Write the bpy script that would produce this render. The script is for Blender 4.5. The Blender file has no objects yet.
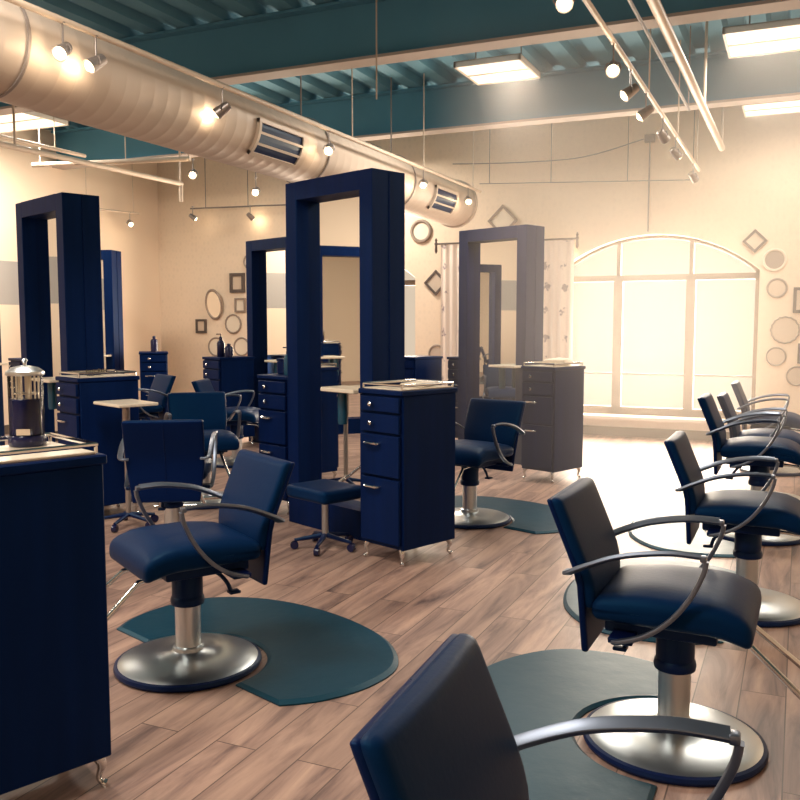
import bpy, bmesh, math, random
from mathutils import Vector, Matrix
random.seed(4)
S = bpy.context.scene
COL = S.collection
PI = math.pi
R = math.radians

# ------------------------------------------------------------------ helpers
def link(o): COL.objects.link(o); return o

class MB:
    def __init__(s): s.bm = bmesh.new()
    def _add(s, verts, faces, M=None):
        vs = [s.bm.verts.new((M @ Vector(v)) if M else v) for v in verts]
        for f in faces:
            try: s.bm.faces.new([vs[i] for i in f])
            except ValueError: pass
        return vs
    def box(s, c, d, M=None, bev=0.0, seg=2, taper=None):
        t = bmesh.new()
        bmesh.ops.create_cube(t, size=1.0)
        for v in t.verts:
            k = 1.0
            if taper and v.co.z < 0: k = taper
            v.co = Vector((v.co.x*d[0]*k, v.co.y*d[1]*k, v.co.z*d[2]))
        if bev: bmesh.ops.bevel(t, geom=list(t.edges), offset=bev, segments=seg, affect='EDGES', profile=0.5)
        T = Matrix.Translation(c)
        if M: T = M @ T
        t.verts.index_update()
        s._add([T @ v.co for v in t.verts], [[v.index for v in f.verts] for f in t.faces])
        t.free(); return s
    def rbox(s, c, d, r, n=10, fn=None, M=None):
        """rounded box from a subdivided cube; fn bends the result"""
        t = bmesh.new()
        bmesh.ops.create_cube(t, size=2.0)
        bmesh.ops.subdivide_edges(t, edges=list(t.edges), cuts=n, use_grid_fill=True)
        h = [x/2 for x in d]
        for v in t.verts:
            p = []
            for i in range(3):
                u = v.co[i]
                a = abs(u); k = 0.72                       # outer 28% of the parameter makes the rounded edge
                q = (a/k)*(h[i]-r) if a < k else (h[i]-r) + (a-k)/(1-k)*r
                p.append(math.copysign(q, u))
            p = Vector(p)
            inn = Vector([max(-(h[i]-r), min(h[i]-r, p[i])) for i in range(3)])
            dl = p - inn
            m = max(abs(dl[0]), abs(dl[1]), abs(dl[2]))
            if dl.length > 1e-9: dl = dl.normalized()*m
            q = inn + dl
            if fn: q = Vector(fn(q, h))
            v.co = q + Vector(c)
        t.verts.index_update()
        s._add([(M @ v.co) if M else v.co.copy() for v in t.verts], [[v.index for v in f.verts] for f in t.faces])
        t.free(); return s
    def lathe(s, prof, n=32, c=(0,0,0), M=None, cap=True):
        vs = []; fs = []
        for r, z in prof:
            for k in range(n):
                a = 2*PI*k/n; vs.append((c[0]+r*math.cos(a), c[1]+r*math.sin(a), c[2]+z))
        m = len(prof)
        for j in range(m-1):
            for k in range(n):
                fs.append((j*n+k, j*n+(k+1)%n, (j+1)*n+(k+1)%n, (j+1)*n+k))
        if cap:
            fs.append(tuple(reversed(range(n)))); fs.append(tuple((m-1)*n+k for k in range(n)))
        s._add(vs, fs, M); return s
    def tube(s, pts, r, n=10, M=None, flat=None, up=(0,0,1), closed=False):
        """sweep; r number or list; flat=(w,h) gives a rounded-rectangular bar"""
        P = [Vector(p) for p in pts]; m = len(P); vs = []; fs = []
        N = None
        for i, p in enumerate(P):
            t = (P[min(i+1, m-1)]-P[max(i-1, 0)]).normalized()
            if closed: t = (P[(i+1) % m]-P[(i-1) % m]).normalized()
            if N is None:
                u = Vector(up)
                if abs(u.dot(t)) > 0.95: u = Vector((1,0,0)) if abs(t.x) < 0.9 else Vector((0,1,0))
                N = (u - t*u.dot(t)).normalized()
            else:
                N = N - t*N.dot(t)
                N = N.normalized() if N.length > 1e-6 else t.orthogonal().normalized()
            B = t.cross(N)
            rr = r[i] if isinstance(r, (list, tuple)) else r
            for k in range(n):
                a = 2*PI*k/n + PI/n
                if flat:
                    ca, sa = math.cos(a), math.sin(a)
                    e = 0.35
                    x = math.copysign(abs(ca)**e, ca)*flat[0]/2; y = math.copysign(abs(sa)**e, sa)*flat[1]/2
                    vs.append(p + B*x + N*y)
                else:
                    vs.append(p + (B*math.cos(a) + N*math.sin(a))*rr)
        for j in range(m-1 if not closed else m):
            for k in range(n):
                j2 = (j+1) % m
                fs.append((j*n+k, j*n+(k+1)%n, j2*n+(k+1)%n, j2*n+k))
        if not closed:
            fs.append(tuple(reversed(range(n)))); fs.append(tuple((m-1)*n+k for k in range(n)))
        s._add(vs, fs, M); return s
    def prism(s, poly, z0, z1, M=None):
        n = len(poly)
        vs = [(x, y, z0) for x, y in poly] + [(x, y, z1) for x, y in poly]
        fs = [tuple(reversed(range(n))), tuple(range(n, 2*n))] + [(k, (k+1)%n, n+(k+1)%n, n+k) for k in range(n)]
        s._add(vs, fs, M); return s
    def quad(s, a, b, c, d): s._add([a, b, c, d], [(0,1,2,3)]); return s
    def build(s, name, mat, parent=None, smooth=38, loc=None, rz=None):
        bmesh.ops.recalc_face_normals(s.bm, faces=list(s.bm.faces))
        lim = R(smooth)
        for f in s.bm.faces: f.smooth = smooth > 0
        for e in s.bm.edges:
            e.smooth = not (len(e.link_faces) == 2 and e.calc_face_angle(0) > lim)
        me = bpy.data.meshes.new(name); s.bm.to_mesh(me); s.bm.free()
        for m in (mat if isinstance(mat, (list, tuple)) else [mat]): me.materials.append(m)
        o = bpy.data.objects.new(name, me); link(o)
        if parent: o.parent = parent
        if loc: o.location = loc
        if rz is not None: o.rotation_euler.z = rz
        return o

def tag(o, label=None, cat=None, group=None, kind=None):
    if label: o['label'] = label
    if cat: o['category'] = cat
    if group: o['group'] = group
    if kind: o['kind'] = kind
    return o
def empty(name, loc, rz=0, label=None, cat=None, group=None):
    o = link(bpy.data.objects.new(name, None)); o.location = loc; o.rotation_euler.z = rz
    o.empty_display_size = 0.1
    return tag(o, label, cat, group)
def dup(o, parent=None):
    kids = list(o.children)
    c = o.copy(); link(c)
    if parent: c.parent = parent
    for k in kids: dup(k, c)
    return c
def relabel(o, label, loc=None, rz=None):
    o['label'] = label
    if loc is not None: o.location = loc
    if rz is not None: o.rotation_euler.z = rz
    return o
def arc(pts, n=8):
    """Catmull-Rom through pts"""
    P = [Vector(p) for p in pts]; out = []
    for i in range(len(P)-1):
        a, b, c, d = P[max(i-1,0)], P[i], P[i+1], P[min(i+2,len(P)-1)]
        for k in range(n):
            t = k/n
            out.append(0.5*((2*b)+(c-a)*t+(2*a-5*b+4*c-d)*t*t+(3*b-a-3*c+d)*t**3))
    out.append(P[-1]); return out
def light(name, kind, loc, power, color=(1,.78,.52), **kw):
    L = bpy.data.lights.new(name, kind); L.energy = power; L.color = color
    for k, v in kw.items(): setattr(L, k, v)
    o = link(bpy.data.objects.new(name, L)); o.location = loc; return o

# ------------------------------------------------------------------ materials
def mat(name, col, rough=.5, metal=0, spec=.5, emis=None, estr=0, coat=0, trans=0, ior=1.45, tint=None, bump=None, var=None):
    m = bpy.data.materials.new(name); m.use_nodes = True
    nt = m.node_tree; b = nt.nodes['Principled BSDF']
    b.inputs['Base Color'].default_value = (*col, 1); b.inputs['Roughness'].default_value = rough
    b.inputs['Metallic'].default_value = metal; b.inputs['Specular IOR Level'].default_value = spec
    b.inputs['Coat Weight'].default_value = coat; b.inputs['Transmission Weight'].default_value = trans
    b.inputs['IOR'].default_value = ior
    if tint: b.inputs['Specular Tint'].default_value = (*tint, 1)
    if emis: b.inputs['Emission Color'].default_value = (*emis, 1); b.inputs['Emission Strength'].default_value = estr
    if bump or var:
        tc = nt.nodes.new('ShaderNodeTexCoord'); mp = nt.nodes.new('ShaderNodeMapping')
        nt.links.new(tc.outputs['Object'], mp.inputs[0])
        sc = (bump or var)[0]; mp.inputs['Scale'].default_value = sc
        nz = nt.nodes.new('ShaderNodeTexNoise'); nz.inputs['Scale'].default_value = 1; nz.inputs['Detail'].default_value = 4
        nt.links.new(mp.outputs[0], nz.inputs['Vector'])
        if bump:
            bp = nt.nodes.new('ShaderNodeBump'); bp.inputs['Strength'].default_value = bump[1]; bp.inputs['Distance'].default_value = bump[2]
            nt.links.new(nz.outputs['Fac'], bp.inputs['Height']); nt.links.new(bp.outputs[0], b.inputs['Normal'])
        if var:
            rp = nt.nodes.new('ShaderNodeMapRange'); rp.inputs[3].default_value = 1-var[1]; rp.inputs[4].default_value = 1+var[1]
            mx = nt.nodes.new('ShaderNodeVectorMath'); mx.operation = 'SCALE'; mx.inputs[0].default_value = col
            nt.links.new(nz.outputs['Fac'], rp.inputs[0]); nt.links.new(rp.outputs[0], mx.inputs['Scale'])
            nt.links.new(mx.outputs[0], b.inputs['Base Color'])
    return m

M = {}
M['espresso'] = mat('espresso_wood', (.0018,.0092,.060), .5, spec=.18, tint=(.25,.7,1), var=((14,14,1.2), .35))
M['vinyl'] = mat('chair_vinyl', (.0024,.017,.066), .47, spec=.15, tint=(.08,.50,.75), bump=((60,60,60), .12, .004))
M['shell'] = mat('chair_shell', (.0018,.0075,.055), .42, spec=.3, tint=(.15,.5,1))
M['rubber'] = mat('mat_rubber', (.004,.038,.068), .42, spec=.42, tint=(.35,.8,1), bump=((9,9,9), .25, .01))
M['dark'] = mat('black_plastic', (.0022,.007,.055), .4, spec=.35, tint=(.4,.8,1))
M['steel'] = mat('brushed_steel', (.60,.64,.66), .30, 1, bump=((4,120,4), .05, .002))
M['chrome'] = mat('chrome', (.72,.72,.72), .12, 1)
M['arm'] = mat('satin_arm_metal', (.17,.20,.26), .36, .85)
M['paint'] = mat('beam_paint', (.10,.28,.40), .7, spec=.2, var=((1.5,1.5,1.5), .12))
M['flange'] = mat('lit_flange', (.46,.40,.36), .7, spec=.2)  # beam underside; light from below is put into this paler colour
M['deck'] = mat('deck_paint', (.12,.29,.39), .65, spec=.2, var=((2,.6,2), .22))
M['pipe'] = mat('cream_pipe_paint', (.62,.50,.39), .45)
M['wire'] = mat('grey_wire', (.25,.21,.19), .5)
M['duct'] = mat('duct_galvanised', (.56,.47,.39), .5, .1, spec=.4)
M['white'] = mat('white_enamel', (.75,.68,.6), .4)
M['lamp'] = mat('lamp_body', (.34,.30,.28), .35, .7)
M['bulb'] = mat('warm_bulb', (1,.9,.7), .3, emis=(1,.80,.52), estr=3)
M['tube'] = mat('fluorescent_diffuser', (.9,.85,.75), .4, emis=(1,.86,.68), estr=1.05)
M['mirror'] = mat('mirror_silver', (.86,.86,.84), .015, 1)
M['pewter'] = mat('pewter_rim', (.34,.27,.22), .4, .4)
M['plateface'] = mat('pale_plate', (.66,.54,.42), .35, .15)
M['picframe'] = mat('dark_picture_frame', (.10,.075,.065), .45)
M['bronze'] = mat('window_bronze', (.11,.08,.06), .45, .2)
M['porcelain'] = mat('ivory_plate', (.80,.70,.56), .25)
M['bottleblack'] = mat('black_bottle', (.008,.010,.05), .2)
M['bottleblue'] = mat('navy_bottle', (.02,.08,.13), .2)
M['liquid'] = mat('navy_liquid', (.004,.008,.06), .1, spec=.5)
M['paper'] = mat('pale_towel', (.72,.62,.5), .8)

# clear glass that lets daylight through
def clear(name, tint, gloss=.08):
    m = bpy.data.materials.new(name); m.use_nodes = True; nt = m.node_tree; nt.nodes.clear()
    o = nt.nodes.new('ShaderNodeOutputMaterial'); t = nt.nodes.new('ShaderNodeBsdfTransparent'); g = nt.nodes.new('ShaderNodeBsdfGlossy')
    mx = nt.nodes.new('ShaderNodeMixShader'); fr = nt.nodes.new('ShaderNodeLayerWeight'); fr.inputs[0].default_value = gloss*3
    t.inputs[0].default_value = (*tint, 1); g.inputs['Roughness'].default_value = .03
    nt.links.new(fr.outputs['Fresnel'], mx.inputs[0]); nt.links.new(t.outputs[0], mx.inputs[1]); nt.links.new(g.outputs[0], mx.inputs[2])
    nt.links.new(mx.outputs[0], o.inputs[0]); return m
M['glass'] = clear('window_glass', (.98,.97,.95), .02)
M['jar'] = clear('jar_glass', (.93,.93,.90), .05)

def floor_mat():
    m = bpy.data.materials.new('laminate_planks'); m.use_nodes = True; nt = m.node_tree; N = nt.nodes; L = nt.links
    b = N['Principled BSDF']
    tc = N.new('ShaderNodeTexCoord')
    mp = N.new('ShaderNodeMapping'); mp.inputs['Rotation'].default_value = (0,0,PI/2)
    L.new(tc.outputs['Object'], mp.inputs[0])
    br = N.new('ShaderNodeTexBrick'); br.offset = .37; br.inputs['Scale'].default_value = 1
    br.inputs['Brick Width'].default_value = 1.22; br.inputs['Row Height'].default_value = .165
    br.inputs['Mortar Size'].default_value = .0025; br.inputs['Bias'].default_value = 0
    br.inputs['Color1'].default_value = (0,0,0,1); br.inputs['Color2'].default_value = (1,1,1,1); br.inputs['Mortar'].default_value = (.2,.2,.2,1)
    L.new(mp.outputs[0], br.inputs['Vector'])
    # grain: noise stretched along the planks (Y), shifted per plank
    gm = N.new('ShaderNodeMapping'); gm.inputs['Scale'].default_value = (10,1.3,1)
    L.new(tc.outputs['Object'], gm.inputs[0])
    off = N.new('ShaderNodeVectorMath'); off.operation = 'MULTIPLY_ADD'; off.inputs[1].default_value = (7,31,0)
    L.new(br.outputs['Color'], off.inputs[0]); L.new(gm.outputs[0], off.inputs[2])
    nz = N.new('ShaderNodeTexNoise'); nz.inputs['Scale'].default_value = 1; nz.inputs['Detail'].default_value = 7; nz.inputs['Roughness'].default_value = .62; nz.inputs['Distortion'].default_value = .6
    L.new(off.outputs[0], nz.inputs['Vector'])
    rp = N.new('ShaderNodeValToRGB'); e = rp.color_ramp.elements
    e[0].position = .30; e[0].color = (.085,.053,.052,1); e[1].position = .72; e[1].color = (.52,.345,.265,1)
    k = e.new(.44); k.color = (.27,.172,.142,1); k = e.new(.56); k.color = (.40,.26,.205,1)
    L.new(nz.outputs['Fac'], rp.inputs[0])
    br2 = N.new('ShaderNodeMapRange'); br2.inputs[3].default_value = .86; br2.inputs[4].default_value = 1.12
    L.new(br.outputs['Color'], br2.inputs[0])
    ml = N.new('ShaderNodeVectorMath'); ml.operation = 'SCALE'
    L.new(rp.outputs[0], ml.inputs[0]); L.new(br2.outputs[0], ml.inputs['Scale'])
    sm = N.new('ShaderNodeMix'); sm.data_type = 'RGBA'; sm.inputs['B'].default_value = (.11,.07,.058,1)
    L.new(br.outputs['Fac'], sm.inputs['Factor']); L.new(ml.outputs[0], sm.inputs['A'])
    L.new(sm.outputs['Result'], b.inputs['Base Color'])
    b.inputs['Roughness'].default_value = .42; b.inputs['Specular IOR Level'].default_value = .5
    bp = N.new('ShaderNodeBump'); bp.inputs['Strength'].default_value = .06; bp.inputs['Distance'].default_value = .01
    L.new(nz.outputs['Fac'], bp.inputs['Height']); L.new(bp.outputs[0], b.inputs['Normal'])
    return m
M['floor'] = floor_mat()

def wall_mat(name, col, damask=0, band=False):
    m = bpy.data.materials.new(name); m.use_nodes = True; nt = m.node_tree; N = nt.nodes; L = nt.links
    b = N['Principled BSDF']; b.inputs['Roughness'].default_value = .75; b.inputs['Specular IOR Level'].default_value = .25
    tc = N.new('ShaderNodeTexCoord')
    col_out = None
    rgb = N.new('ShaderNodeRGB'); rgb.outputs[0].default_value = (*col, 1); col_out = rgb.outputs[0]
    if damask:
        mp = N.new('ShaderNodeMapping'); mp.inputs['Scale'].default_value = (13,13,10); L.new(tc.outputs['Object'], mp.inputs[0])
        vo = N.new('ShaderNodeTexVoronoi'); vo.inputs['Randomness'].default_value = .25; vo.feature = 'SMOOTH_F1'; vo.inputs['Scale'].default_value = 1
        L.new(mp.outputs[0], vo.inputs['Vector'])
        wv = N.new('ShaderNodeMath'); wv.operation = 'SINE'; sc = N.new('ShaderNodeMath'); sc.operation = 'MULTIPLY'; sc.inputs[1].default_value = 17
        L.new(vo.outputs['Distance'], sc.inputs[0]); L.new(sc.outputs[0], wv.inputs[0])
        mr = N.new('ShaderNodeMapRange'); mr.inputs[1].default_value = -1; mr.inputs[3].default_value = 1-damask; mr.inputs[4].default_value = 1
        L.new(wv.outputs[0], mr.inputs[0])
        sx = N.new('ShaderNodeVectorMath'); sx.operation = 'SCALE'; L.new(col_out, sx.inputs[0]); L.new(mr.outputs[0], sx.inputs['Scale']); col_out = sx.outputs[0]
    if band:     # grey painted stripe, part of the wall's decoration
        sp = N.new('ShaderNodeSeparateXYZ'); L.new(tc.outputs['Object'], sp.inputs[0])
        def cmp(out, op, v):
            q = N.new('ShaderNodeMath'); q.operation = op; q.inputs[1].default_value = v; L.new(out, q.inputs[0]); return q.outputs[0]
        a = cmp(sp.outputs['Z'], 'GREATER_THAN', 1.70); c = cmp(sp.outputs['Z'], 'LESS_THAN', 2.27); d = cmp(sp.outputs['Y'], 'LESS_THAN', 9.1)
        p = N.new('ShaderNodeMath'); p.operation = 'MULTIPLY'; L.new(a, p.inputs[0]); L.new(c, p.inputs[1])
        q = N.new('ShaderNodeMath'); q.operation = 'MULTIPLY'; L.new(p.outputs[0], q.inputs[0]); L.new(d, q.inputs[1])
        mx = N.new('ShaderNodeMix'); mx.data_type = 'RGBA'; L.new(q.outputs[0], mx.inputs['Factor']); L.new(col_out, mx.inputs['A'])
        mx.inputs['B'].default_value = (.40,.37,.34,1); col_out = mx.outputs['Result']
    L.new(col_out, b.inputs['Base Color']); return m
M['wall'] = wall_mat('cream_wall', (.85,.69,.53))
M['wallpaper'] = wall_mat('damask_wallpaper', (.86,.70,.535), damask=.05)
M['wallband'] = wall_mat('cream_wall_with_grey_stripe', (.85,.69,.53), band=True)

def curtain_mat():
    m = bpy.data.materials.new('printed_sheer'); m.use_nodes = True; nt = m.node_tree; N = nt.nodes; L = nt.links
    b = N['Principled BSDF']; b.inputs['Roughness'].default_value = .85
    tc = N.new('ShaderNodeTexCoord'); mp = N.new('ShaderNodeMapping'); mp.inputs['Scale'].default_value = (4.2,.1,3.2); L.new(tc.outputs['Object'], mp.inputs[0])
    vo = N.new('ShaderNodeTexVoronoi'); vo.inputs['Scale'].default_value = 1; vo.inputs['Randomness'].default_value = .3; L.new(mp.outputs[0], vo.inputs['Vector'])
    nz = N.new('ShaderNodeTexNoise'); nz.inputs['Scale'].default_value = 26; L.new(tc.outputs['Object'], nz.inputs['Vector'])
    ad = N.new('ShaderNodeMath'); ad.operation = 'MULTIPLY_ADD'; ad.inputs[1].default_value = .5; L.new(nz.outputs['Fac'], ad.inputs[0]); L.new(vo.outputs['Distance'], ad.inputs[2])
    rp = N.new('ShaderNodeValToRGB'); e = rp.color_ramp.elements
    e[0].position = .36; e[0].color = (.34,.27,.27,1); e[1].position = .42; e[1].color = (.80,.69,.60,1)
    L.new(ad.outputs[0], rp.inputs[0]); L.new(rp.outputs[0], b.inputs['Base Color'])
    return m
M['curtain'] = curtain_mat()

# ------------------------------------------------------------------ the room (X across, Y towards the window wall)
XL, XR, YB, YF, H = -9.5, 1.8, 11.5, -3.5, 4.1
fl = MB().box(((XL+XR)/2,(YB+YF)/2,-.05), (XR-XL,YB-YF,.1)).build('floor', M['floor'], smooth=0); tag(fl, kind='structure')
# window wall with two arched openings
def arch_z(x, cx, hw=1.25, zs=2.10, top=2.57):
    sag = top-zs; rr = (hw*hw+sag*sag)/(2*sag)
    return top-rr+math.sqrt(max(0, rr*rr-(x-cx)**2))
WIN = (-1.72, -6.23); SILL = .27
wb = MB()
xs = set([XL, XR])
for c in WIN:
    for k in range(25): xs.add(round(c-1.25+2.5*k/24, 5))
xs = sorted(xs)
for a, b in zip(xs[:-1], xs[1:]):
    w = [c for c in WIN if c-1.2501 < a and b < c+1.2501]
    if w:
        c = w[0]; za, zb = arch_z(a,c), arch_z(b,c)
        wb.quad((a,YB,0),(b,YB,0),(b,YB,SILL),(a,YB,SILL)); wb.quad((a,YB,za),(b,YB,zb),(b,YB,H),(a,YB,H))
        wb.quad((a,YB,za),(b,YB,zb),(b,YB+.3,zb),(a,YB+.3,za)); wb.quad((a,YB,SILL),(b,YB,SILL),(b,YB+.3,SILL),(a,YB+.3,SILL))
    else: wb.quad((a,YB,0),(b,YB,0),(b,YB,H),(a,YB,H))
for c in WIN:
    for sx in (-1,1):
        x = c+sx*1.25; wb.quad((x,YB,SILL),(x,YB+.3,SILL),(x,YB+.3,2.10),(x,YB,2.10))
tag(wb.build('wall_back', M['wallpaper'], smooth=0), kind='structure')
tag(MB().box((XL-.05,(YB+YF)/2,H/2),(.1,YB-YF,H)).build('wall_left', M['wallband'], smooth=0), kind='structure')
tag(MB().box((XR+.05,(YB+YF)/2,H/2),(.1,YB-YF,H)).build('wall_right', M['wall'], smooth=0), kind='structure')
tag(MB().box(((XL+XR)/2,YF-.05,H/2),(XR-XL,.1,H)).build('wall_front', M['wall'], smooth=0), kind='structure')
# baseboards and the wooden sill ledge under the window
tag(MB().box(((XL+XR)/2,YB-.012,.06),(XR-XL,.024,.12)).build('baseboard_back', M['bronze'], smooth=0), kind='structure')
tag(MB().box((XL+.012,(YB+YF)/2-.02,.06),(.024,YB-YF-.06,.12)).build('baseboard_left', M['bronze'], smooth=0), kind='structure')
# corrugated roof deck: ribs along Y
dk = MB(); prof = []; x = XL
while x < XR:
    for dx, z in ((0,H),(.13,H),(.16,H+.075),(.30,H+.075),(.33,H)): prof.append((min(x+dx,XR), z))
    x += .36
for (x0,z0),(x1,z1) in zip(prof[:-1],prof[1:]):
    if x1 > x0: dk.quad((x0,YF,z0),(x1,YF,z1),(x1,YB+.3,z1),(x0,YB+.3,z0))
tag(dk.build('ceiling', M['deck'], smooth=0), kind='structure')
tag(MB().box(((XL+XR)/2,(YB+YF)/2,H+.14),(XR-XL+.4,YB-YF+.8,.06)).build('ceiling_slab', M['deck'], smooth=0), kind='structure')
for i, y in enumerate((-1.4,1.3,4.0,6.7,9.4)):
    bm_ = MB()
    bm_.box(((XL+XR)/2,y,3.84),(XR-XL,.03,.45)); bm_.box(((XL+XR)/2,y,4.08),(XR-XL,.20,.024))
    bo = bm_.build('ceiling_beam', M['paint'], smooth=0); tag(bo, kind='structure')
    MB().box(((XL+XR)/2,y,3.60+.012),(XR-XL,.20,.024)).build('flange', M['flange'], bo, smooth=0)

# arched windows
for i, c in enumerate(WIN):
    f = MB(); y = YB+.17; T = .06
    f.box((c,y,SILL+.05),(2.5,.08,.10)); f.box((c,y,2.035),(2.5,.08,.075)); 
    for sx in (-1,1): f.box((c+sx*1.225,y,1.19),(.05,.08,1.84))
    for mx in (-.45,.45):
        f.box((c+mx,y,1.17),(.115,.08,1.74)); zt = arch_z(c+mx,c)
        f.box((c+mx,y,(2.07+zt)/2),(.05,.07,zt-2.07))
    f.box((c,y,.80),(2.44,.03,.022))
    f.tube([(c-1.25+2.5*k/32,y,arch_z(c-1.25+2.5*k/32,c)-.02) for k in range(33)], .03, 6)
    fr = f.build('window_%d' % (i+1), M['bronze'], smooth=0); tag(fr, kind='structure')
    g = MB(); n = 24
    pts = [(c-1.22+2.44*k/n, arch_z(c-1.22+2.44*k/n,c)) for k in range(n+1)]
    for (a,za),(b,zb) in zip(pts[:-1],pts[1:]): g.quad((a,y,SILL+.06),(b,y,SILL+.06),(b,y,zb-.02),(a,y,za-.02))
    gl = g.build('glass_pane', M['glass'], fr, smooth=0)
    s_ = MB().box((c,YB-.05,SILL-.02),(2.7,.22,.045), bev=.006).box((c,YB-.006,.12),(2.6,.02,.22))
    tag(s_.build('windowsill', M['white'], smooth=0), kind='structure')

# ------------------------------------------------------------------ stations: portal frame with a tall mirror
TH = R(158.5)             # the frames' width direction; their fronts look towards -Y and -X
FW, FD, FH, FJ = .92, .30, 2.45, .125
def frame_proto(name, label, group):
    t = empty(name, (0,0,0), 0, label, 'mirror station', group)
    # local: x along the width (0..-FW to the left), y depth (0 front .. FD back)
    b = MB()
    o = [(0,0),(-FW,0),(-FW,FH),(0,FH)]; i_ = [(-FJ,.0),(-FW+FJ,.0),(-FW+FJ,FH-FJ),(-FJ,FH-FJ)]
    b.box((-FJ/2,FD/2,FH/2),(FJ,FD,FH), bev=.004, seg=1); b.box((-FW+FJ/2,FD/2,FH/2),(FJ,FD,FH), bev=.004, seg=1)
    b.box((-FW/2,FD/2,FH-FJ/2),(FW-2*FJ+.002,FD,FJ)); b.box((-FW/2,FD/2,.10),(FW-2*FJ+.002,FD,.20))
    b.box((.002,FD*.52,FH/2),(.006,.006,FH-.02))
    b.build('frame', M['espresso'], t, smooth=0)
    MB().box((-FW/2,.115,(FH-FJ+.2)/2),(FW-2*FJ,.012,FH-FJ-.2)).build('mirror', M['mirror'], t, smooth=0)
    MB().box((-FW/2,.21,(FH-FJ+.2)/2),(FW-2*FJ,.16,FH-FJ-.2)).build('backing_panel', M['espresso'], t, smooth=0)
    MB().box((-FW/2+.25,.0,1.015),(.34,.26,.025), bev=.004, seg=1).build('ledge', M['porcelain'], t, smooth=0)
    MB().lathe([(.03,0),(.034,.02),(.034,.20),(.03,.228)], 16, (-FW/2+.16,.0,.775)).build('tool_holder', M['bottleblue'], t)
    return t
SG = 'mirror stations standing on the floor'
fB = frame_proto('mirror_station','dark wooden portal-framed mirror station behind the tall footed cabinet in the middle of the floor', SG)
fB.location = (-2.535,5.15,0); fB.rotation_euler.z = TH-PI
def station(label, loc, rz=TH-PI):
    return relabel(dup(fB), label, loc, rz)
station('large dark mirror station at left, behind the glass disinfectant jar', (-5.14,5.12,0))
station('dark portal-framed mirror station in front of the printed curtain, next to the big bright window', (-2.545,8.70,0))
station('dark mirror station half hidden behind the left edge of the tall central station', (-5.33,8.75,0))
station('far dark mirror station, half hidden behind the large left station', (-8.55,9.37,0), TH-PI+R(38))

station('dark mirror station by the left wall, reflected in the central mirror', (-8.0,4.05,0), PI/2)
station('dark mirror station by the left wall, its edge touching the left photo border', (-8.0,7.02,0), PI/2)

# footed drawer cabinets
CW, CD, CH = .37, .47, 1.06
def cabinet_proto(label, group):
    t = empty('drawer_cabinet', (0,0,0), 0, label, 'cabinet', group)
    # local: front-right corner at 0,0; x 0..-CW along the front, y 0..CD deep
    MB().box((-CW/2,CD/2+.006,.10+(CH-.13)/2),(CW,CD-.012,CH-.13), bev=.004, seg=1).build('body', M['espresso'], t, smooth=0)
    MB().box((-CW/2,CD/2,CH-.015),(CW+.02,CD+.02,.03), bev=.005, seg=1).build('top', M['espresso'], t, smooth=0)
    zs = [(.925,1.02),(.80,.915),(.535,.79),(.125,.525)]
    for k, (z0,z1) in enumerate(zs):
        d = MB().box((-CW/2,-.004,(z0+z1)/2),(CW-.03,.022,z1-z0-.006), bev=.003, seg=1).build('drawer' if k < 2 else 'door', M['espresso'], t, smooth=0)
        zk = (z0+z1)/2 if k < 2 else (z1-.055)
        kb = MB()
        if k < 2: kb.lathe([(.005,0),(.005,.012),(.013,.018),(.015,.026),(.009,.032)], 12, M=Matrix.Translation((-CW*.66,-.014,zk)) @ Matrix.Rotation(PI/2,4,'X'))
        else: kb.tube(arc([(-CW*.80,-.012,zk),(-CW*.78,-.04,zk),(-CW*.60,-.045,zk),(-CW*.5,-.04,zk),(-CW*.48,-.012,zk)],5), .008, 8)
        kb.build('knob' if k < 2 else 'handle', M['chrome'], d)
    for x, y, sx, sy in ((-.035,.035,1,-1),(-CW+.035,.035,-1,-1),(-.035,CD-.035,1,1),(-CW+.035,CD-.035,-1,1)):
        p = [(x,y,.105),(x+.012*sx,y+.012*sy,.075),(x+.006*sx,y+.006*sy,.045),(x+.004*sx,y+.004*sy,.022),(x+.02*sx,y+.02*sy,.008)]
        q = arc(p,5); n = len(q)
        rr = [.022-.014*math.sin(min(1,i/(n*.75))*PI/2) + (.006 if i > n*.85 else 0) for i in range(n)]
        MB().tube(q, rr, 10).build('leg', M['chrome'], t)
    return t
CG = 'footed drawer cabinets'
cB = cabinet_proto('tall dark drawer cabinet on chrome feet in front of the central mirror station', CG)
cB.location = (-2.116,4.693,0); cB.rotation_euler.z = TH-PI
def cab(label, loc, rz=TH-PI): return relabel(dup(cB), label, loc, rz)
cab('dark drawer cabinet, hazy in the window glare, beside the window-side mirror station', (-2.004,7.789,0))
nearC = cab('nearest dark cabinet, carrying the disinfectant jar and a steel tray', (0,0,0))
k = Matrix.Rotation(TH-PI,3,'Z') @ Vector((0,CD,0)); nearC.location = (-1.93-k.x,2.055-k.y,0)
cab('dark drawer cabinet topped by a low steel tray of glassware, beside the large left station', (-4.74,4.82,0))
cab('dark cabinet left of the tall central station, bearing a pump bottle and black case', (-3.50,5.66,0))
cab('small dark cabinet below the group of wall plates, with two black bottles on top', (-6.12,8.44,0))
cab('small dark cabinet in the far corner with one black bottle standing on it', (-7.95,9.75,0), TH-PI+R(62))
cab('dark cabinet at the left photo edge behind the large left station, carrying one bottle', (-7.90,7.20,0))
cab('low dark cabinet under the small round wall plate, between the central station and the curtain', (-3.46,9.62,0))
cab('low dark cabinet under the arched side window, just right of the central station', (-4.12,9.50,0))

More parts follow.
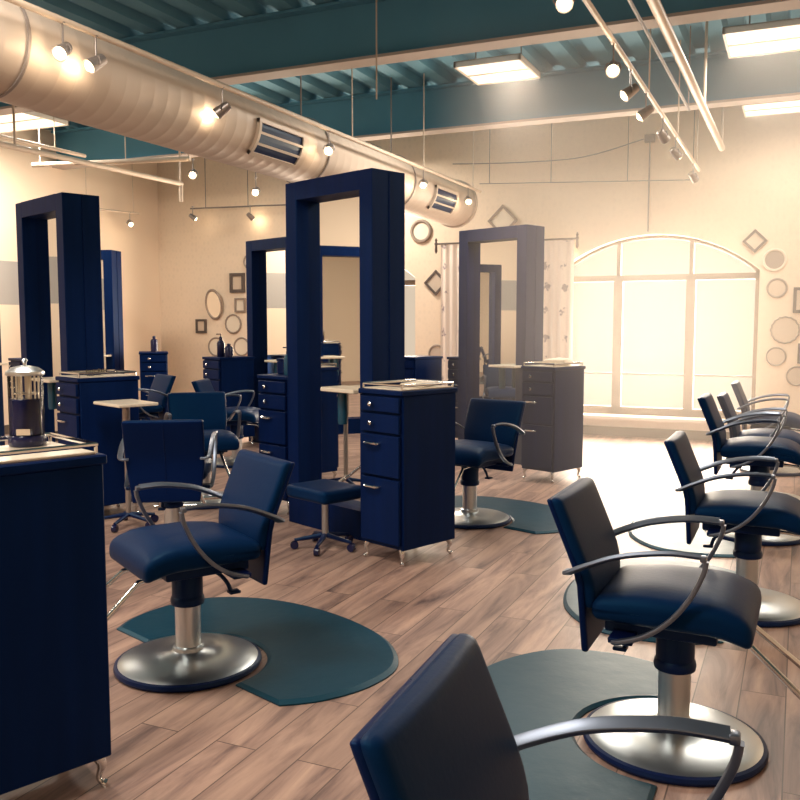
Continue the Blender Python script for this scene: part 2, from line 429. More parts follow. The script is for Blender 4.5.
def on_cab(o, x, y):    # point on a cabinet's top
    r = Matrix.Rotation(o.rotation_euler.z,3,'Z') @ Vector((x,y,0)); return (o.location.x+r.x, o.location.y+r.y, CH)
def find(s): return [o for o in bpy.data.objects if o.get('label','').find(s) >= 0][0]
cA = find('topped by a low steel tray'); cC = find(', hazy in the window glare'); cE = find('bearing a pump bottle'); cF = find('two black bottles'); cGc = find('far corner'); cI = find('carrying one bottle')

# steel trays lying on cabinets
def tray(o, label, w=CW-.03, d=CD-.03):
    t = empty('steel_tray', on_cab(o,-CW/2,CD/2), o.rotation_euler.z, label, 'tray', 'steel trays on the cabinets')
    MB().box((0,0,.004),(w,d,.008), bev=.002, seg=1).build('tray_plate', M['porcelain'], t, smooth=0)
    c = [(-w/2,-d/2),(w/2,-d/2),(w/2,d/2),(-w/2,d/2)]
    MB().tube([(x,y,.030) for x,y in c]+[(c[0][0],c[0][1],.030)], .008, 8).build('rail', M['chrome'], t)
    for x,y in c: MB().tube([(x,y,.004),(x,y,.03)], .006, 8).build('post', M['chrome'], t)
    return t
tray(cB, 'steel tray on the tall cabinet in the middle of the floor')
tray(nearC, 'steel tray on the nearest cabinet, under the disinfectant jar')
tray(cA, 'steel tray holding glassware, beside the large left station')
tray(cC, 'steel tray on the hazy cabinet next to the bright window')

# disinfectant jar
J = on_cab(nearC, -CW*.80, CD*.76)
jar = empty('disinfectant_jar', (J[0],J[1],CH+.009), 0, 'tall glass disinfectant jar of navy liquid with a domed steel lid, on the nearest cabinet', 'jar')
jar.scale = (.9,.9,.88)
MB().lathe([(.060,0),(.064,.006),(.064,.03),(.058,.04)], 32).build('base', M['bottleblack'], jar)
MB().lathe([(.052,.040),(.055,.043),(.055,.168),(.052,.172)], 32).build('liquid', M['liquid'], jar)
MB().lathe([(.0585,.038),(.0590,.045),(.0590,.255),(.056,.262)], 32, cap=False).build('glass', M['jar'], jar)
MB().lathe([(.064,.256),(.066,.262),(.064,.270),(.045,.284),(.018,.290),(.006,.292),(.006,.302),(.011,.308),(.007,.316)], 32).build('lid', M['steel'], jar)
bk = MB()
for a in range(6):
    q = a*PI/3; bk.tube([(.044*math.cos(q),.044*math.sin(q),.05),(.044*math.cos(q),.044*math.sin(q),.255)], .0035, 6)
bk.tube([(.044*math.cos(a*PI/12),.044*math.sin(a*PI/12),.19) for a in range(24)], .003, 6, closed=True)
bk.build('basket', M['chrome'], jar)
comb = MB().box((.0,.012,.20),(.030,.004,.11)).box((-.015,-.01,.205),(.018,.004,.10)).box((.03,-.012,.20),(.012,.006,.10)); comb.build('comb', M['porcelain'], jar, smooth=0)
MB().box((.0,-.0602,.055),(.045,.002,.022), M=Matrix.Rotation(R(35),4,'Z')).build('maker_label', M['plateface'], jar, smooth=0)

# bottles
def bottle(name, label, loc, r, h, m, pump=False):
    t = empty(name, loc, 0, label, 'bottle', 'bottles on the cabinets')
    MB().lathe([(r*.9,0),(r,.006),(r,h*.68),(r*.85,h*.76),(r*.4,h*.83),(r*.4,h*.86)], 20).build('body', m, t)
    c = MB().lathe([(r*.45,h*.86),(r*.45,h*.95),(r*.30,h)], 14)
    if pump: c.tube([(0,0,h*.95),(0,0,h*1.12),(-r*1.3,0,h*1.12)], r*.16, 8)
    c.build('cap', M['bottleblack'], t)
    return t
p = on_cab(cE,-.12,.10); bottle('pump_bottle','navy pump bottle on the cabinet left of the tall central station', p, .032, .19, M['bottleblue'], True)
p = on_cab(cE,-.235,.30)
cs = empty('black_case', p, cE.rotation_euler.z, 'flat black box on the cabinet left of the tall central station', 'box')
MB().box((0,0,.05),(.20,.30,.10), bev=.008).build('body', M['dark'], cs, smooth=0); MB().box((0,0,.112),(.205,.305,.022), bev=.006).build('lid', M['dark'], cs, smooth=0)
p = on_cab(cF,-.17,.12); bottle('spray_bottle','black bottle with pump on the cabinet below the plates, taller of two', p, .045, .24, M['bottleblack'], True)
p = on_cab(cF,-.06,.16); bottle('bottle','shorter black bottle on the cabinet below the wall plates', p, .05, .16, M['bottleblack'])
p = on_cab(cGc,-.17,.25); bottle('bottle','lone black bottle on the far corner cabinet', p, .05, .22, M['bottleblack'])
p = on_cab(cI,-.17,.12); bottle('bottle','dark bottle at the left edge, behind the big left mirror station', p, .045, .20, M['bottleblack'])
# glassware on the left tray
for k,(dx,dy) in enumerate(((-.10,.14),(-.16,.22),(-.24,.30))):
    p = on_cab(cA,dx,dy); o = MB().lathe([(.018,0),(.028,.004),(.034,.045),(.031,.045),(.025,.008),(.0,.006)],20,cap=False).build('glass_bowl', M['jar'], loc=(p[0],p[1],CH+.0085))
    tag(o, ('small glass bowl at the front of the tray beside the large left station','small glass bowl in the middle of the tray beside the large left station','small glass bowl at the back of the tray beside the large left station')[k], 'bowl', 'glass bowls on the left tray')
p = on_cab(cB,-.16,.30)
tw = MB().rbox((0,0,.014),(.16,.22,.022),.008,6,lambda q,h:(q.x,q.y,q.z+.006*math.sin(q.y*30)*math.cos(q.x*22))).build('folded_towel', M['paper'], loc=(p[0],p[1],CH+.006)); tag(tw,'pale folded cloth lying on the tray of the middle cabinet','towel')
p = on_cab(cC,-.16,.27)
tw = MB().rbox((0,0,.03),(.20,.26,.055),.015,6,lambda q,h:(q.x,q.y,q.z+.012*math.sin(q.y*25)*math.cos(q.x*22))).build('crumpled_towel', M['paper'], loc=(p[0],p[1],CH+.0085)); tag(tw,'pale crumpled cloth lying on the tray of the hazy cabinet by the window','towel')

# ------------------------------------------------------------------ styling chairs (local: faces +X)
def chair_proto(label, group):
    t = empty('styling_chair', (0,0,0), 0, label, 'chair', group)
    d = MB().lathe([(.285,.016),(.296,.020),(.296,.028),(.27,.040),(.16,.052),(.075,.062),(.060,.075)], 64).build('base', M['steel'], t)
    MB().lathe([(.290,0),(.306,.004),(.310,.014),(.306,.026),(.294,.030),(.288,.024)], 64).build('base_ring', M['dark'], d)
    MB().lathe([(.066,.070),(.066,.086),(.054,.090),(.054,.40),(.05,.405)], 32).build('column', M['steel'], t)
    MB().lathe([(.058,.265),(.069,.27),(.072,.285),(.069,.30),(.065,.305),(.065,.435),(.062,.44)], 32).build('column_sleeve', M['dark'], t)
    MB().box((-.03,0,.445),(.36,.34,.045), bev=.008).box((-.14,0,.425),(.08,.52,.02), bev=.005).build('seat_plate', M['dark'], t, smooth=0)
    def sf(q,h):
        x,y,z = q; u = x/h[0]; v = y/h[1]
        if z > 0: z += .028*max(0,1-u**4)*max(0,1-v**4)
        if u > .45: z -= .035*((u-.45)/.55)**2          # waterfall front
        if u < -.3 and z > 0: z -= .015*((-.3-u)/.7)
        x *= 1; y *= 1-.05*(u<0)*(-u)
        return (x,y,z)
    st = MB().rbox((.008,0,.5175),(.505,.50,.088),.032,12,sf).build('seat', M['vinyl'], t, smooth=60)
    def bend(x,z): 
        e = max(0, z-.58); return x - .035*max(0,(z-.36))/.5 - (.36*e if e > .08 else .36*e*e/.16 + 0*e)
    def bend2(z):
        e = z-.56
        if e <= 0: return -.05*(z-.36)
        w = .10
        return -.05*(z-.36) - (.37*(e-w/2) if e > w else .37*e*e/(2*w))
    def cf(q,h):
        z = q.z+.69; w = 1-.10*max(0,(.69-z)/.2); v = q.y/h[1]
        return (q.x + bend2(z) + (.012*(1-v*v) if q.x > 0 else 0), q.y*w, z)
    bk = MB().rbox((-.247,0,0),(.042,.48,.37),.018,12,cf).build('backrest', M['vinyl'], t, smooth=60)
    def shf(q,h):
        z = q.z+.61; w = 1-.14*max(0,(.60-z)/.25)
        return (q.x + bend2(z), q.y*w, z)
    sh = MB().rbox((-.268,0,0),(.024,.478,.52),.010,12,shf).build('back_shell', M['shell'], t, smooth=60)
    MB().tube([(-.268-.012+bend2(z),0,z) for z in [.40+.05*k for k in range(10)]]+[(-.268+bend2(.87),0,.8705)], .004, 6).build('piping', M['shell'], sh)
    for s in (-1,1):
        top = arc([(-.315,s*.215,.630),(-.315,s*.262,.634),(-.25,s*.272,.668),(-.14,s*.274,.712),(.0,s*.274,.738),(.105,s*.274,.738)],6)
        low = arc([(.122,s*.274,.726),(.112,s*.274,.68),(.075,s*.274,.60),(.015,s*.272,.52),(-.06,s*.27,.46),(-.145,s*.262,.425),(-.17,s*.235,.422)],6)
        MB().tube(top, 0, 12, flat=(.032,.014)).tube(low, 0, 12, flat=(.024,.016), up=(1,0,0)).box((.113,s*.274,.7335),(.020,.030,.020),bev=.005).build('armrest', M['arm'], t)
    f = MB()
    for s in (-1,1): f.tube([(.12,s*.10,.435),(.24,s*.10,.425),(.56,s*.16,.16),(.60,s*.16,.150)], .0105, 10)
    f.build('footrest_bar', M['chrome'], t)
    MB().tube([(.595,-.20,.150),(.595,.20,.150)], .0135, 12).build('footrest', M['chrome'], t)
    pl = MB().tube(arc([(-.05,.02,.40),(-.12,.03,.39),(-.165,.035,.34),(-.18,.04,.30)],6), .0095, 8)
    pl.box((-.195,.04,.295),(.05,.045,.014), bev=.005); pl.build('pump_lever', M['dark'], t)
    return t
CGR = 'black styling chairs in the row along the right'; CGL = 'black styling chairs between the stations'
c0 = chair_proto('nearest black styling chair, cut by the photo bottom, showing only back and one arm', CGR)
c0.location = (-.178,1.32,0); c0.rotation_euler.z = R(3)
def chair(label, x, y, deg, group, lift=0):
    o = relabel(dup(c0), label, (x,y,0), R(deg)); o['group'] = group
    if lift:                                   # pumped up on its column
        for k in o.children:
            if not k.name.startswith(('base','column.')) and k.name != 'column': k.location.z += lift
    return o
chair('second black styling chair in the right row, its round steel base in full view', -.355,3.09,-1, CGR)
chair('third styling chair from the front in the right row, its base partly in view', -.205,4.76,0, CGR)
chair('fourth black styling chair from the front in the right row, small in the window glare', -.22,6.45,0, CGR, .085)
chair('fifth black styling chair from the front in the right row, beneath the wall plates', -.20,7.75,0, CGR)
chair('farthest black styling chair of the right row, up against the window corner', -.20,9.35,0, CGR)
chair('black styling chair beside the nearest cabinet, on the left half-round mat', -2.342,2.967,239, CGL)
chair('black styling chair with its dark back to us, behind the one on the left mat', -3.69,4.54,122, CGL)
chair('black styling chair facing us with its backrest lit, behind the one showing its dark back', -4.39,5.81,315, CGL)
chair('dark styling chair turned side-on to the right, beside the small cabinet below the wall plates', -5.29,7.56,20, CGL)
chair('smallest styling chair, far back near the corner cabinet', -6.73,7.67,242, CGL)
chair('black styling chair half hidden by the tall middle cabinet, facing the camera', -2.19,6.08,256, CGL)

# anti-fatigue mats
def mat_proto(label, group):
    def outline(k):
        P = []
        out = arc([(-.615,0),(-.70,.14),(-.74,.36),(-.67,.60),(-.40,.79),(0,.855),(.40,.79),(.67,.60),(.74,.36),(.70,.14),(.615,0)],6)
        for p in out:
            q = Vector((p.x,p.y)); c = Vector((0,.42)); P.append(c+(q-c)*k)
        n = 20; r = .335+(1-k)*.4
        y0 = P[-1].y
        a0 = math.asin(min(1,max(-1,y0/r)))
        for i in range(n+1):
            a = a0 + (PI-2*a0)*i/n; P.append(Vector((r*math.cos(a), r*math.sin(a))))
        return P
    m = MB(); A, B = outline(1.0), outline(.965)
    rows = [[(p.x,p.y,0) for p in A],[(p.x,p.y,.006) for p in A],[(p.x,p.y,.016) for p in B]]
    vs = [v for r in rows for v in r]; n = len(A); fs = []
    for j in range(2):
        for k in range(n): fs.append((j*n+k, j*n+(k+1)%n, (j+1)*n+(k+1)%n, (j+1)*n+k))
    fs.append(tuple(2*n+k for k in range(n)))
    m._add(vs, fs)
    bmesh.ops.triangulate(m.bm, faces=[f for f in m.bm.faces if len(f.verts) > 4])
    return tag(m.build('floor_mat', M['rubber'], smooth=20), label, 'mat', group)
MG = 'dark half-round rubber mats under the styling chairs'
m0 = mat_proto('dark half-round mat under the styling chair beside the nearest cabinet', MG)
m0.location = (-2.342,2.967,0); m0.rotation_euler.z = R(-19)
def fmat(label, x, y, deg): return relabel(dup(m0), label, (x,y,0), R(deg))
fmat('dark half-round mat between the two nearest chairs of the right row', -.36,3.09,90)
fmat('dark half-round rubber mat behind the third chair from the front in the right row', -.27,4.79,90)
fmat('pale-shining half-round rubber mat behind the fourth chair from the front of the right row', -.22,6.45,90)
fmat('dark half-round rubber mat beyond the tall middle cabinet, in front of the window-side station', -2.20,6.05,-19)

# rolling stool and tray stand
def castors(t, r, z=.06, n=5):
    for k in range(n):
        a = 2*PI*k/n+.3
        MB().tube([(0,0,z+.03),(r*math.cos(a),r*math.sin(a),z)], [.018,.011], 8).build('base_arm', M['dark'], t)
        MB().lathe([(.012,-.018),(.026,-.016),(.028,0),(.026,.016),(.012,.018)],16,M=Matrix.Translation((r*math.cos(a),r*math.sin(a),.028)) @ Matrix.Rotation(a,4,'Z') @ Matrix.Rotation(PI/2,4,'X')).build('caster', M['bottleblack'], t)
st = empty('rolling_stool', (-2.765,4.92,0), TH-PI, 'low dark rolling stool with a padded seat, before the central mirror station', 'stool')
MB().rbox((0,0,.375),(.40,.34,.085),.025,8).build('seat', M['vinyl'], st, smooth=60)
MB().lathe([(.022,.07),(.022,.31),(.04,.334)],20).build('post', M['steel'], st); castors(st,.20)
ts = empty('tray_stand', (-4.36,4.88,0), R(-22), 'pale flat tray on a single post with castors, left of the middle', 'tray stand')
MB().box((0,0,.89),(.40,.30,.022), bev=.006).build('tray_top', M['porcelain'], ts, smooth=0)
MB().lathe([(.020,.07),(.020,.64),(.028,.65),(.028,.88)],20).build('post', M['lamp'], ts); castors(ts,.20)

# ------------------------------------------------------------------ wall decoration (wall face at y = 11.5)
WY = YB-.004
def ring_plate(label, x, z, r, rim=.025, face=None, name='wall_plate', rx=1.0, scallop=0, disc='plateface', rimm='pewter'):
    t = empty(name, (x,WY,z), 0, label, 'wall plate' if name == 'wall_plate' else 'mirror', 'decorative plates and frames on the window wall')
    W = Matrix.Rotation(PI/2,4,'X') @ Matrix.Diagonal((rx,1,1,1))
    MB().lathe([(r-rim*.4,.0),(r-rim*.6,.012),(.001,.012)],40,M=W,cap=False).build('face', M[disc], t)
    b = MB(); n = 48
    b.tube([((r-rim/2)*math.cos(2*PI*k/n)*(1+scallop*math.cos(16*2*PI*k/n)),(r-rim/2)*math.sin(2*PI*k/n)*(1+scallop*math.cos(16*2*PI*k/n)),.012) for k in range(n)], rim/2, 8, M=W, closed=True)
    b.build('rim', M[rimm], t); return t
def sq_frame(label, x, z, w, h, rot=0, bar=.03, m='picframe', face='plateface'):
    t = empty('wall_frame', (x,WY,z), 0, label, 'wall frame', 'decorative plates and frames on the window wall')
    T = Matrix.Rotation(rot,4,'Y')
    MB().box((0,-.008,0),(w-bar,.012,h-bar),M=T).build('face', M[face], t, smooth=0)
    b = MB()
    for sx in (-1,1): b.box((sx*(w-bar)/2,-.015,0),(bar,.03,h),M=T); b.box((0,-.015,sx*(h-bar)/2),(w-2*bar,.03,bar),M=T)
    b.build('moulding', M[m], t, smooth=0); return t
sq_frame('small square frame hung as a diamond, topmost to the right of the window', -.535,2.44,.20,.20,PI/4,.028)
ring_plate('round plate with dark centre, just below the diamond frame right of the window', -.31,2.21,.14,.035,disc='pewter',rimm='porcelain')
ring_plate('small ring-edged plate level with the window transom, right of the window', -.272,1.875,.12,.028,disc='plateface')
sq_frame('square picture frame cut off by the right photo edge, in the plate group', .03,1.73,.24,.30,0,.035)
ring_plate('scalloped-rim plate, largest in the group right of the window', -.167,1.377,.165,.022,scallop=.03)
ring_plate('small plain plate below the scalloped one, right of the window', -.255,1.06,.115,.02)
sq_frame('dark little frame at the right photo edge beside the small plain plate', .06,1.10,.16,.24,0,.03)
ring_plate('lowest round plate at the right photo edge, above the chairs', -.02,.83,.12,.022)
ring_plate('round ribbed plate on the wall under the end of the ceiling duct', -4.885,2.74,.165,.05,disc='porcelain')
sq_frame('small diamond-hung frame beside the printed curtain', -4.66,2.02,.25,.25,PI/4,.03)
ring_plate('small round plate low on the wall left of the curtain, just above a cabinet', -4.64,1.03,.13,.03)
sq_frame('pale square hung as a diamond, peeking over the top of the window-side station', -3.694,2.83,.30,.30,PI/4,.03,'pewter','porcelain')
sq_frame('larger dark square frame at the top of the left group of wall plates', -7.98,2.08,.27,.30,0,.05)
o = ring_plate('oval wall mirror in a pewter rim, left of the dark square frame', -8.40,1.75,.22,.04,name='wall_mirror',rx=.72,disc='mirror'); o.scale = (1,1,1.12); o.rotation_euler.x = R(10); o.location.y -= .045
sq_frame('ivory rounded square plate under the larger dark square frame', -7.93,1.735,.20,.22,0,.03,'pewter','porcelain')
ring_plate('round plate with beaded rim in the middle of the left plate group', -8.07,1.445,.155,.03,scallop=.02,disc='porcelain')
sq_frame('small dark square frame, leftmost of the left plate group', -8.68,1.41,.20,.22,0,.035)
ring_plate('round plate lowest at left in the left plate group', -8.40,1.085,.155,.028,disc='porcelain')
ring_plate('round plate partly behind the black bottles on the small cabinet', -7.92,1.09,.15,.028,disc='porcelain')
ring_plate('round plate highest in the left group, cut by a mirror station', -7.73,2.40,.13,.028,disc='porcelain')

# printed curtain on a rod
cu = empty('printed_curtain', (0,0,0), 0, 'pale printed curtain hanging on a rod left of the big window, behind the mirror station', 'curtain')
for (x0,x1) in ((-4.55,-3.72),(-3.62,-2.70)):
    b = MB(); n = 60; rows = (.05,.8,1.6,2.45,2.53); vs = []; fs = []
    for z in rows:
        for k in range(n+1):
            x = x0+(x1-x0)*k/n; vs.append((x, YB-.11+.026*math.sin(k*.85)*(.55 if z > 2.4 else 1)+.008*math.sin(k*.31+z), z))
    for j in range(len(rows)-1):
        for k in range(n): fs.append((j*(n+1)+k,j*(n+1)+k+1,(j+1)*(n+1)+k+1,(j+1)*(n+1)+k))
    b._add(vs, fs); b.build('panel', M['curtain'], cu, smooth=80)
MB().tube([(-4.62,YB-.11,2.545),(-2.66,YB-.11,2.545)], .012, 10).build('rod', M['picframe'], cu)
for x in (-4.62,-2.66): MB().lathe([(.006,-.13),(.02,-.10),(.016,-.02),(.026,.0),(.012,.03),(.02,.05),(.004,.08)],12,(x,YB-.11,2.545)).build('finial', M['picframe'], cu)
for x in (-4.50,-2.75): MB().box((x,YB-.055,2.545),(.02,.11,.02)).build('bracket', M['picframe'], cu, smooth=0)

# ------------------------------------------------------------------ ceiling: duct, tracks, lamps, troffers
DX, DZ, DR = -4.12, 2.99, .285
du = empty('ventilation_duct', (DX,5,DZ), 0, 'large round cream spiral duct running overhead towards the window wall', 'duct')
b = MB(); pr = []
y = -3.4
while y < 10.55:
    pr += [(DR,y-5),(DR,y-5+.10),(DR+.0012,y-5+.108),(DR+.0012,y-5+.118)]; y += .13
pr += [(DR,5.75),(DR+.02,5.76),(DR+.02,5.82),(DR*.85,5.86),(DR*.3,5.9)]
WX = Matrix.Rotation(-PI/2,4,'X')
b.lathe([(r_,z_) for r_,z_ in pr],48,M=WX); b.build('duct_body', M['duct'], du)
for y in (3.62,6.95,8.85):
    a = MB().tube([((DR+.010)*math.cos(2*PI*k/40),y-5,(DR+.010)*math.sin(2*PI*k/40)) for k in range(40)], 0, 8, closed=True, flat=(.022,.008), up=(0,0,1))
    a.tube([(0,y-5,DR),(0,y-5,H-DZ)], .008, 6); a.build('hanger_strap', M['wire'], du)
for y in (6.15,9.75):
    g = empty('grille_assembly',(0,0,0)); bpy.data.objects.remove(g)
    ang = R(-22)                     # the grille faces down towards the room on the near side
    T = Matrix.Translation((0,y-5,0)) @ Matrix.Rotation(-ang,4,'Y')
    v = MB(); L_, Wd = .62, .20
    n = 10
    def strip(a0,a1,y0,y1,rr):
        for k in range(6):
            p, q = a0+(a1-a0)*k/6, a0+(a1-a0)*(k+1)/6
            for r0,r1 in ((rr-.03,rr),):
                v._add([(r1*math.cos(p),y0,r1*math.sin(p)),(r1*math.cos(q),y0,r1*math.sin(q)),(r1*math.cos(q),y1,r1*math.sin(q)),(r1*math.cos(p),y1,r1*math.sin(p)),
                        (r0*math.cos(p),y0,r0*math.sin(p)),(r0*math.cos(q),y0,r0*math.sin(q)),(r0*math.cos(q),y1,r0*math.sin(q)),(r0*math.cos(p),y1,r0*math.sin(p))],
                       [(0,1,2,3),(4,7,6,5),(0,4,5,1),(1,5,6,2),(2,6,7,3),(3,7,4,0)], T)
    strip(-.42,.42,-L_/2,L_/2,DR+.016); v.build('grille_slot', M['dark'], du, smooth=0)
    v = MB()
    strip(-.48,-.38,-L_/2-.03,L_/2+.03,DR+.030); strip(.38,.48,-L_/2-.03,L_/2+.03,DR+.030)
    strip(-.17,-.11,-L_/2,L_/2,DR+.028); strip(.11,.17,-L_/2,L_/2,DR+.028)
    strip(-.48,.48,-L_/2-.03,-L_/2,DR+.030); strip(-.48,.48,L_/2,L_/2+.03,DR+.030)
    v.build('vent_grille', M['duct'], du, smooth=0)

def rail(name, label, a, b, r, m, hang=(), top=H+.03, cat='ceiling rail', extra=()):
    t = empty(name, a, 0, label, cat)
    A = Vector(a); B = Vector(b)
    MB().tube([(0,0,0),B-A], r, 10).build('tube', M[m], t)
    for f in hang:
        p = (B-A)*f; MB().tube([p,(p.x,p.y,top-A.z)], .006 if r < .03 else .013, 8).build('hanger', M[m], t)
    for e in extra: MB().tube([Vector(q)-A for q in e], r*.9, 8).build('branch', M[m], t)
    return t
rail('lighting_track','cream lighting track running along the near side of the big duct',(-3.74,1.5,3.11),(-3.74,10.7,3.11),.018,'pipe',(.04,.62,.80,.97))
rail('lighting_track','cream lighting track on the right, with spotlights hanging from it towards the window wall',(-1.12,2.0,3.2),(-1.12,10.75,3.2),.018,'pipe',(.1,.33,.58,.78,.97))
rail('ceiling_pipe','thick cream pipe overhead, rightmost of the pipes running to the window wall',(-.84,3.0,3.3),(-.825,10.05,3.3),.034,'pipe',(.25,.74,.995))
rail('conduit','thin grey conduit between the right lighting track and the thick pipe',(-1.02,3.0,3.4),(-1.0,8.6,3.4),.012,'wire',(.3,.99))
rail('ceiling_pipe','cream pipe overhead left of the duct, turning down at its far end',(-7.2,3.0,3.2),(-7.15,9.12,3.2),.030,'pipe',(.2,.58,.995),extra=[[(-7.15,9.1,3.2),(-7.15,9.1,2.98)]])
rail('ceiling_pipe','short cream pipe crossing overhead at the left, ending at a glowing lamp',(-8.25,7.78,3.3),(-6.32,8.22,3.3),.028,'pipe',(.05,.6,.99))
rail('conduit','thin cream conduit above the left crossing pipe',(-7.75,3.5,3.42),(-7.75,8.1,3.42),.022,'pipe',(.3,.9))
rail('picture_light_rail','thin rail high on the wall above the left plate group',(-8.75,11.36,3.24),(-6.8,11.36,3.20),.012,'wire',(.15,.55,.95))
rail('lighting_track','short lighting rail near the left wall over the large left station',(-9.25,9.55,3.08),(-9.25,10.75,3.12),.016,'pipe',(.1,.9))
rail('cable_rail','thin wire strung high along the window wall',(-3.99,11.38,3.32),(-1.2,11.38,3.19),.006,'wire',(.05,.35,.7,.98))
o = MB().tube(arc([(-4.4,11.44,3.62),(-3.4,11.44,3.57),(-2.6,11.44,3.58),(-1.86,11.44,3.74)],8), .007, 6).build('slack_cable', M['wire']); tag(o,'slack cable sagging along the top of the window wall','cable')
o = MB().tube([(-1.785,11.46,2.60),(-1.785,11.46,3.75)], .011, 8).box((-1.785,11.44,3.74),(.12,.08,.09)).build('wall_conduit', M['wire']); tag(o,'vertical conduit running up the wall from the window arch','conduit')
o = MB().tube([(-3.13,6.45,H),(-3.13,6.45,3.23),], .007, 6).build('hanging_rod', M['pipe']); tag(o,'thin vertical rod dropping from the ceiling in front of the near beam','rod')

LG = 'spotlights hanging from the ceiling tracks'
def spot_proto():
    t = empty('spotlight', (0,0,0), 0, '', 'spotlight', LG)      # hangs from z=0; head looks along local -Y, tilted down
    MB().tube([(0,0,0),(0,0,-.12)], .006, 8).lathe([(.016,-.005),(.016,.012)],10).build('stem', M['lamp'], t)
    T = Matrix.Translation((0,0,-.15)) @ Matrix.Rotation(R(-55),4,'X')
    h = MB().lathe([(.018,.06),(.030,.055),(.034,.02),(.040,-.03),(.043,-.055),(.038,-.055),(.03,-.02)],20,M=T,cap=False)
    h.tube([(-.036,0,-.12),(-.05,0,-.15),(-.036,0,-.17)],.005,6).tube([(.036,0,-.12),(.05,0,-.15),(.036,0,-.17)],.005,6).tube([(-.036,0,-.12),(.036,0,-.12)],.005,6)
    h.build('lamp_head', M['lamp'], t)
    MB().lathe([(.004,-.072),(.024,-.066),(.036,-.050),(.036,-.036),(.020,.0)],16,M=T).build('bulb', M['bulb'], t)
    return t
SP = spot_proto(); first = [True]
def spot(label, x, y, z, deg, power=10, drop=None):
    o = SP if first[0] else dup(SP); first[0] = False
    relabel(o, label, (x,y,z), R(deg))
    v = Matrix.Rotation(R(deg),3,'Z') @ (Matrix.Rotation(R(-55),3,'X') @ Vector((0,0,-.085)))
    l = light('spotlight_glow','POINT',(x+v.x,y+v.y,z-.15+v.z), power, (1,.76,.50), shadow_soft_size=.03)
    return o
for k,(y,dg,lb) in enumerate(((3.77,15,'spotlight at the near end of the duct track, glowing towards the camera'),(4.02,-20,'second spotlight from the near end of the duct track'),(5.24,-70,'spotlight in front of the nearer duct grille'),
        (6.77,20,'spotlight on the duct track over the tall central station'),(8.85,20,'spotlight beside the farther duct grille'),(10.25,30,'last spotlight of the duct track, at the duct end'))):
    spot(lb, -3.74, y, 3.10, dg, 2.2)
for y,dg,lb in ((4.42,20,'nearest spotlight of the right track, cut by the top photo edge'),(5.68,10,'second spotlight from the front on the right track, bright bulb towards us'),(6.29,-60,'third spotlight from the front on the right track'),
        (6.95,-75,'middle spotlight of the seven on the right track'),(7.85,150,'third spotlight from the window end of the right track'),(8.69,140,'second spotlight from the window end of the right track'),(10.16,150,'last spotlight on the right track, at the window end')):
    spot(lb, -1.12, y, 3.19, dg, 3)
spot('glowing lamp at the end of the left crossing pipe', -6.30,8.24,3.29,30,8)
spot('small lamp glowing right of the left crossing pipe end, beneath the duct', -5.9,8.9,3.16,20,8)
spot('small lamp on the thin rail over the left plate group', -7.6,11.30,3.21,160,1.6)
spot('unlit-looking black spotlight in the far left corner', -8.60,11.22,3.24,120,.6)
spot('lamp on the short rail near the left wall', -9.25,10.55,3.11,60,2)
rail('lamp_rod','thin rod holding the small lamp beneath the duct',(-5.9,8.9,3.165),(-5.9,8.9,H),.008,'wire')

TG = 'fluorescent ceiling lights'
def troffer(label, x, y, w, d, z=3.75, power=66):
    t = empty('ceiling_light', (x,y,z), 0, label, 'ceiling light', TG)
    b = MB()
    for sx in (-1,1): b.box((sx*(w/2-.01),0,.018),(.02,d,.05)); b.box((0,sx*(d/2-.01),.018),(w,.02,.05))
    b.box((0,0,.040),(w,d,.008)); b.box((0,.0,-.003),(w-.04,.022,.012)); b.build('housing', M['white'], t, smooth=0)
    MB().box((0,0,.005),(w-.04,d-.04,.008)).build('diffuser', M['tube'], t, smooth=0)
    for sx in (-1,1): MB().tube([(sx*w*.35,0,.04),(sx*w*.35,0,H-z+.01)], .006, 6).build('hanger', M['wire'], t)
    l = light('troffer_glow','AREA',(x,y,z-.02), power, (1,.90,.78), shape='RECTANGLE', size=w*.9, size_y=d*.9)
    return t
troffer('lit panel light hanging between the two beams, left of the right track', -2.61,7.93,.62,.66)
troffer('large lit panel light at the right photo edge, between the two beams', -.05,7.98,1.2,.72)
troffer('lit panel light at the right photo edge beyond the farther beam', -.05,10.45,1.2,.60,power=28)
troffer('lit panel light at the left photo edge, seen under the duct', -8.35,7.55,1.1,.75,power=120)
troffer('small lit panel light deep in the room above the tall central station', -5.4,10.5,.45,.6)
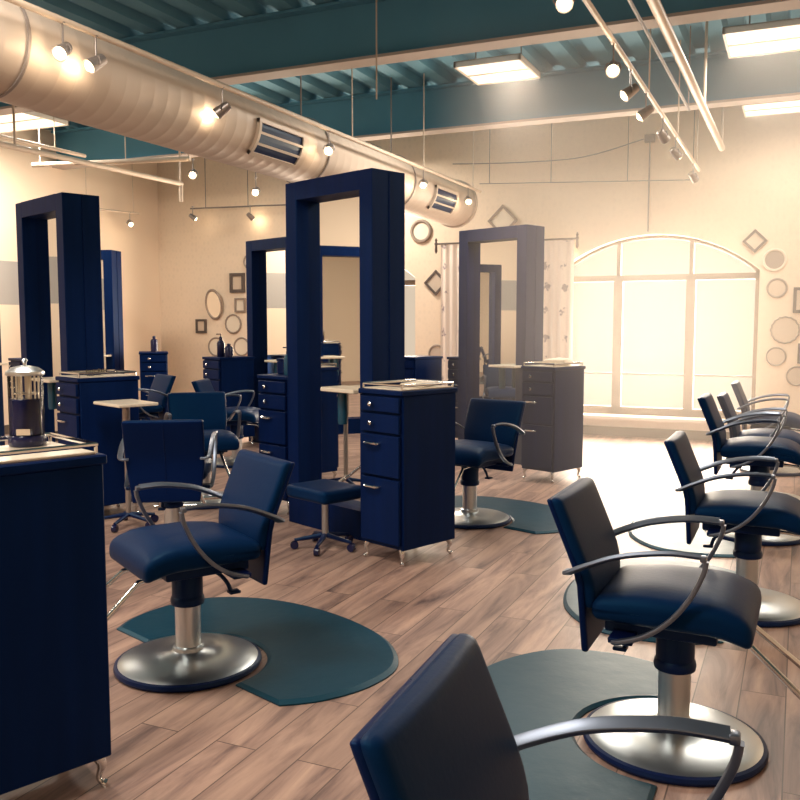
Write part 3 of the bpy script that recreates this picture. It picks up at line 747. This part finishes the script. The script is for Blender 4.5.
troffer('added fill panel light over the room behind the camera', -2.5,-.2,1.2,.62,power=118)  # unseen panel added to fill the foreground with light
troffer('added fill panel light high over the left stations', -7.2,2.7,1.2,.62,power=118)  # unseen panel added to brighten the left side
troffer('added fill panel light over the aisle near the nearest cabinet', -3.0,2.6,1.2,.62,power=85)  # out of view, added as fill over the near floor
troffer('added fill panel light by the left wall, behind the camera', -7.2,-.2,1.2,.62,power=85)  # added out of view for more fill from the left

# ------------------------------------------------------------------ daylight, haze, world, camera
for i,c in enumerate(WIN):
    l = light('daylight','AREA',(c,YB+.45,1.42), 450, (1,.83,.66), shape='RECTANGLE', size=2.5, size_y=2.3)
    l.rotation_euler = (-PI/2,0,0)
w = bpy.data.worlds.new('daylight_sky'); S.world = w; w.use_nodes = True
bg = w.node_tree.nodes['Background']; bg.inputs[0].default_value = (1,.82,.63,1); bg.inputs[1].default_value = .74

HZ = .052  # density of a volume added to make the glare around the window
if HZ:
    m = bpy.data.materials.new('window_glare_volume'); m.use_nodes = True; nt = m.node_tree; nt.nodes.clear()
    o_ = nt.nodes.new('ShaderNodeOutputMaterial'); v = nt.nodes.new('ShaderNodeVolumeScatter')
    v.inputs['Color'].default_value = (1,.87,.75,1); v.inputs['Density'].default_value = HZ; v.inputs['Anisotropy'].default_value = .45
    nt.links.new(v.outputs[0], o_.inputs['Volume'])
    hz = MB().box((-.43,8.82,2.05),(4.34,5.24,4.05)).build('haze', m, smooth=0); tag(hz,'haze volume added for the lens glare around the window',None,None,'stuff')

cd = bpy.data.cameras.new('camera'); cam = link(bpy.data.objects.new('camera', cd)); S.camera = cam
cd.sensor_width = 36; cd.lens = 880/800*36; cd.clip_start = .05
cam.location = (0,0,1.46); cam.rotation_euler = (PI/2-R(5.0),0,R(24.4))
S.view_settings.view_transform = 'Standard'; S.view_settings.look = 'None'; S.view_settings.gamma = 1; S.view_settings.use_curve_mapping = False
S.view_settings.exposure = 0
S.cycles.use_denoising = True; S.cycles.max_bounces = 8
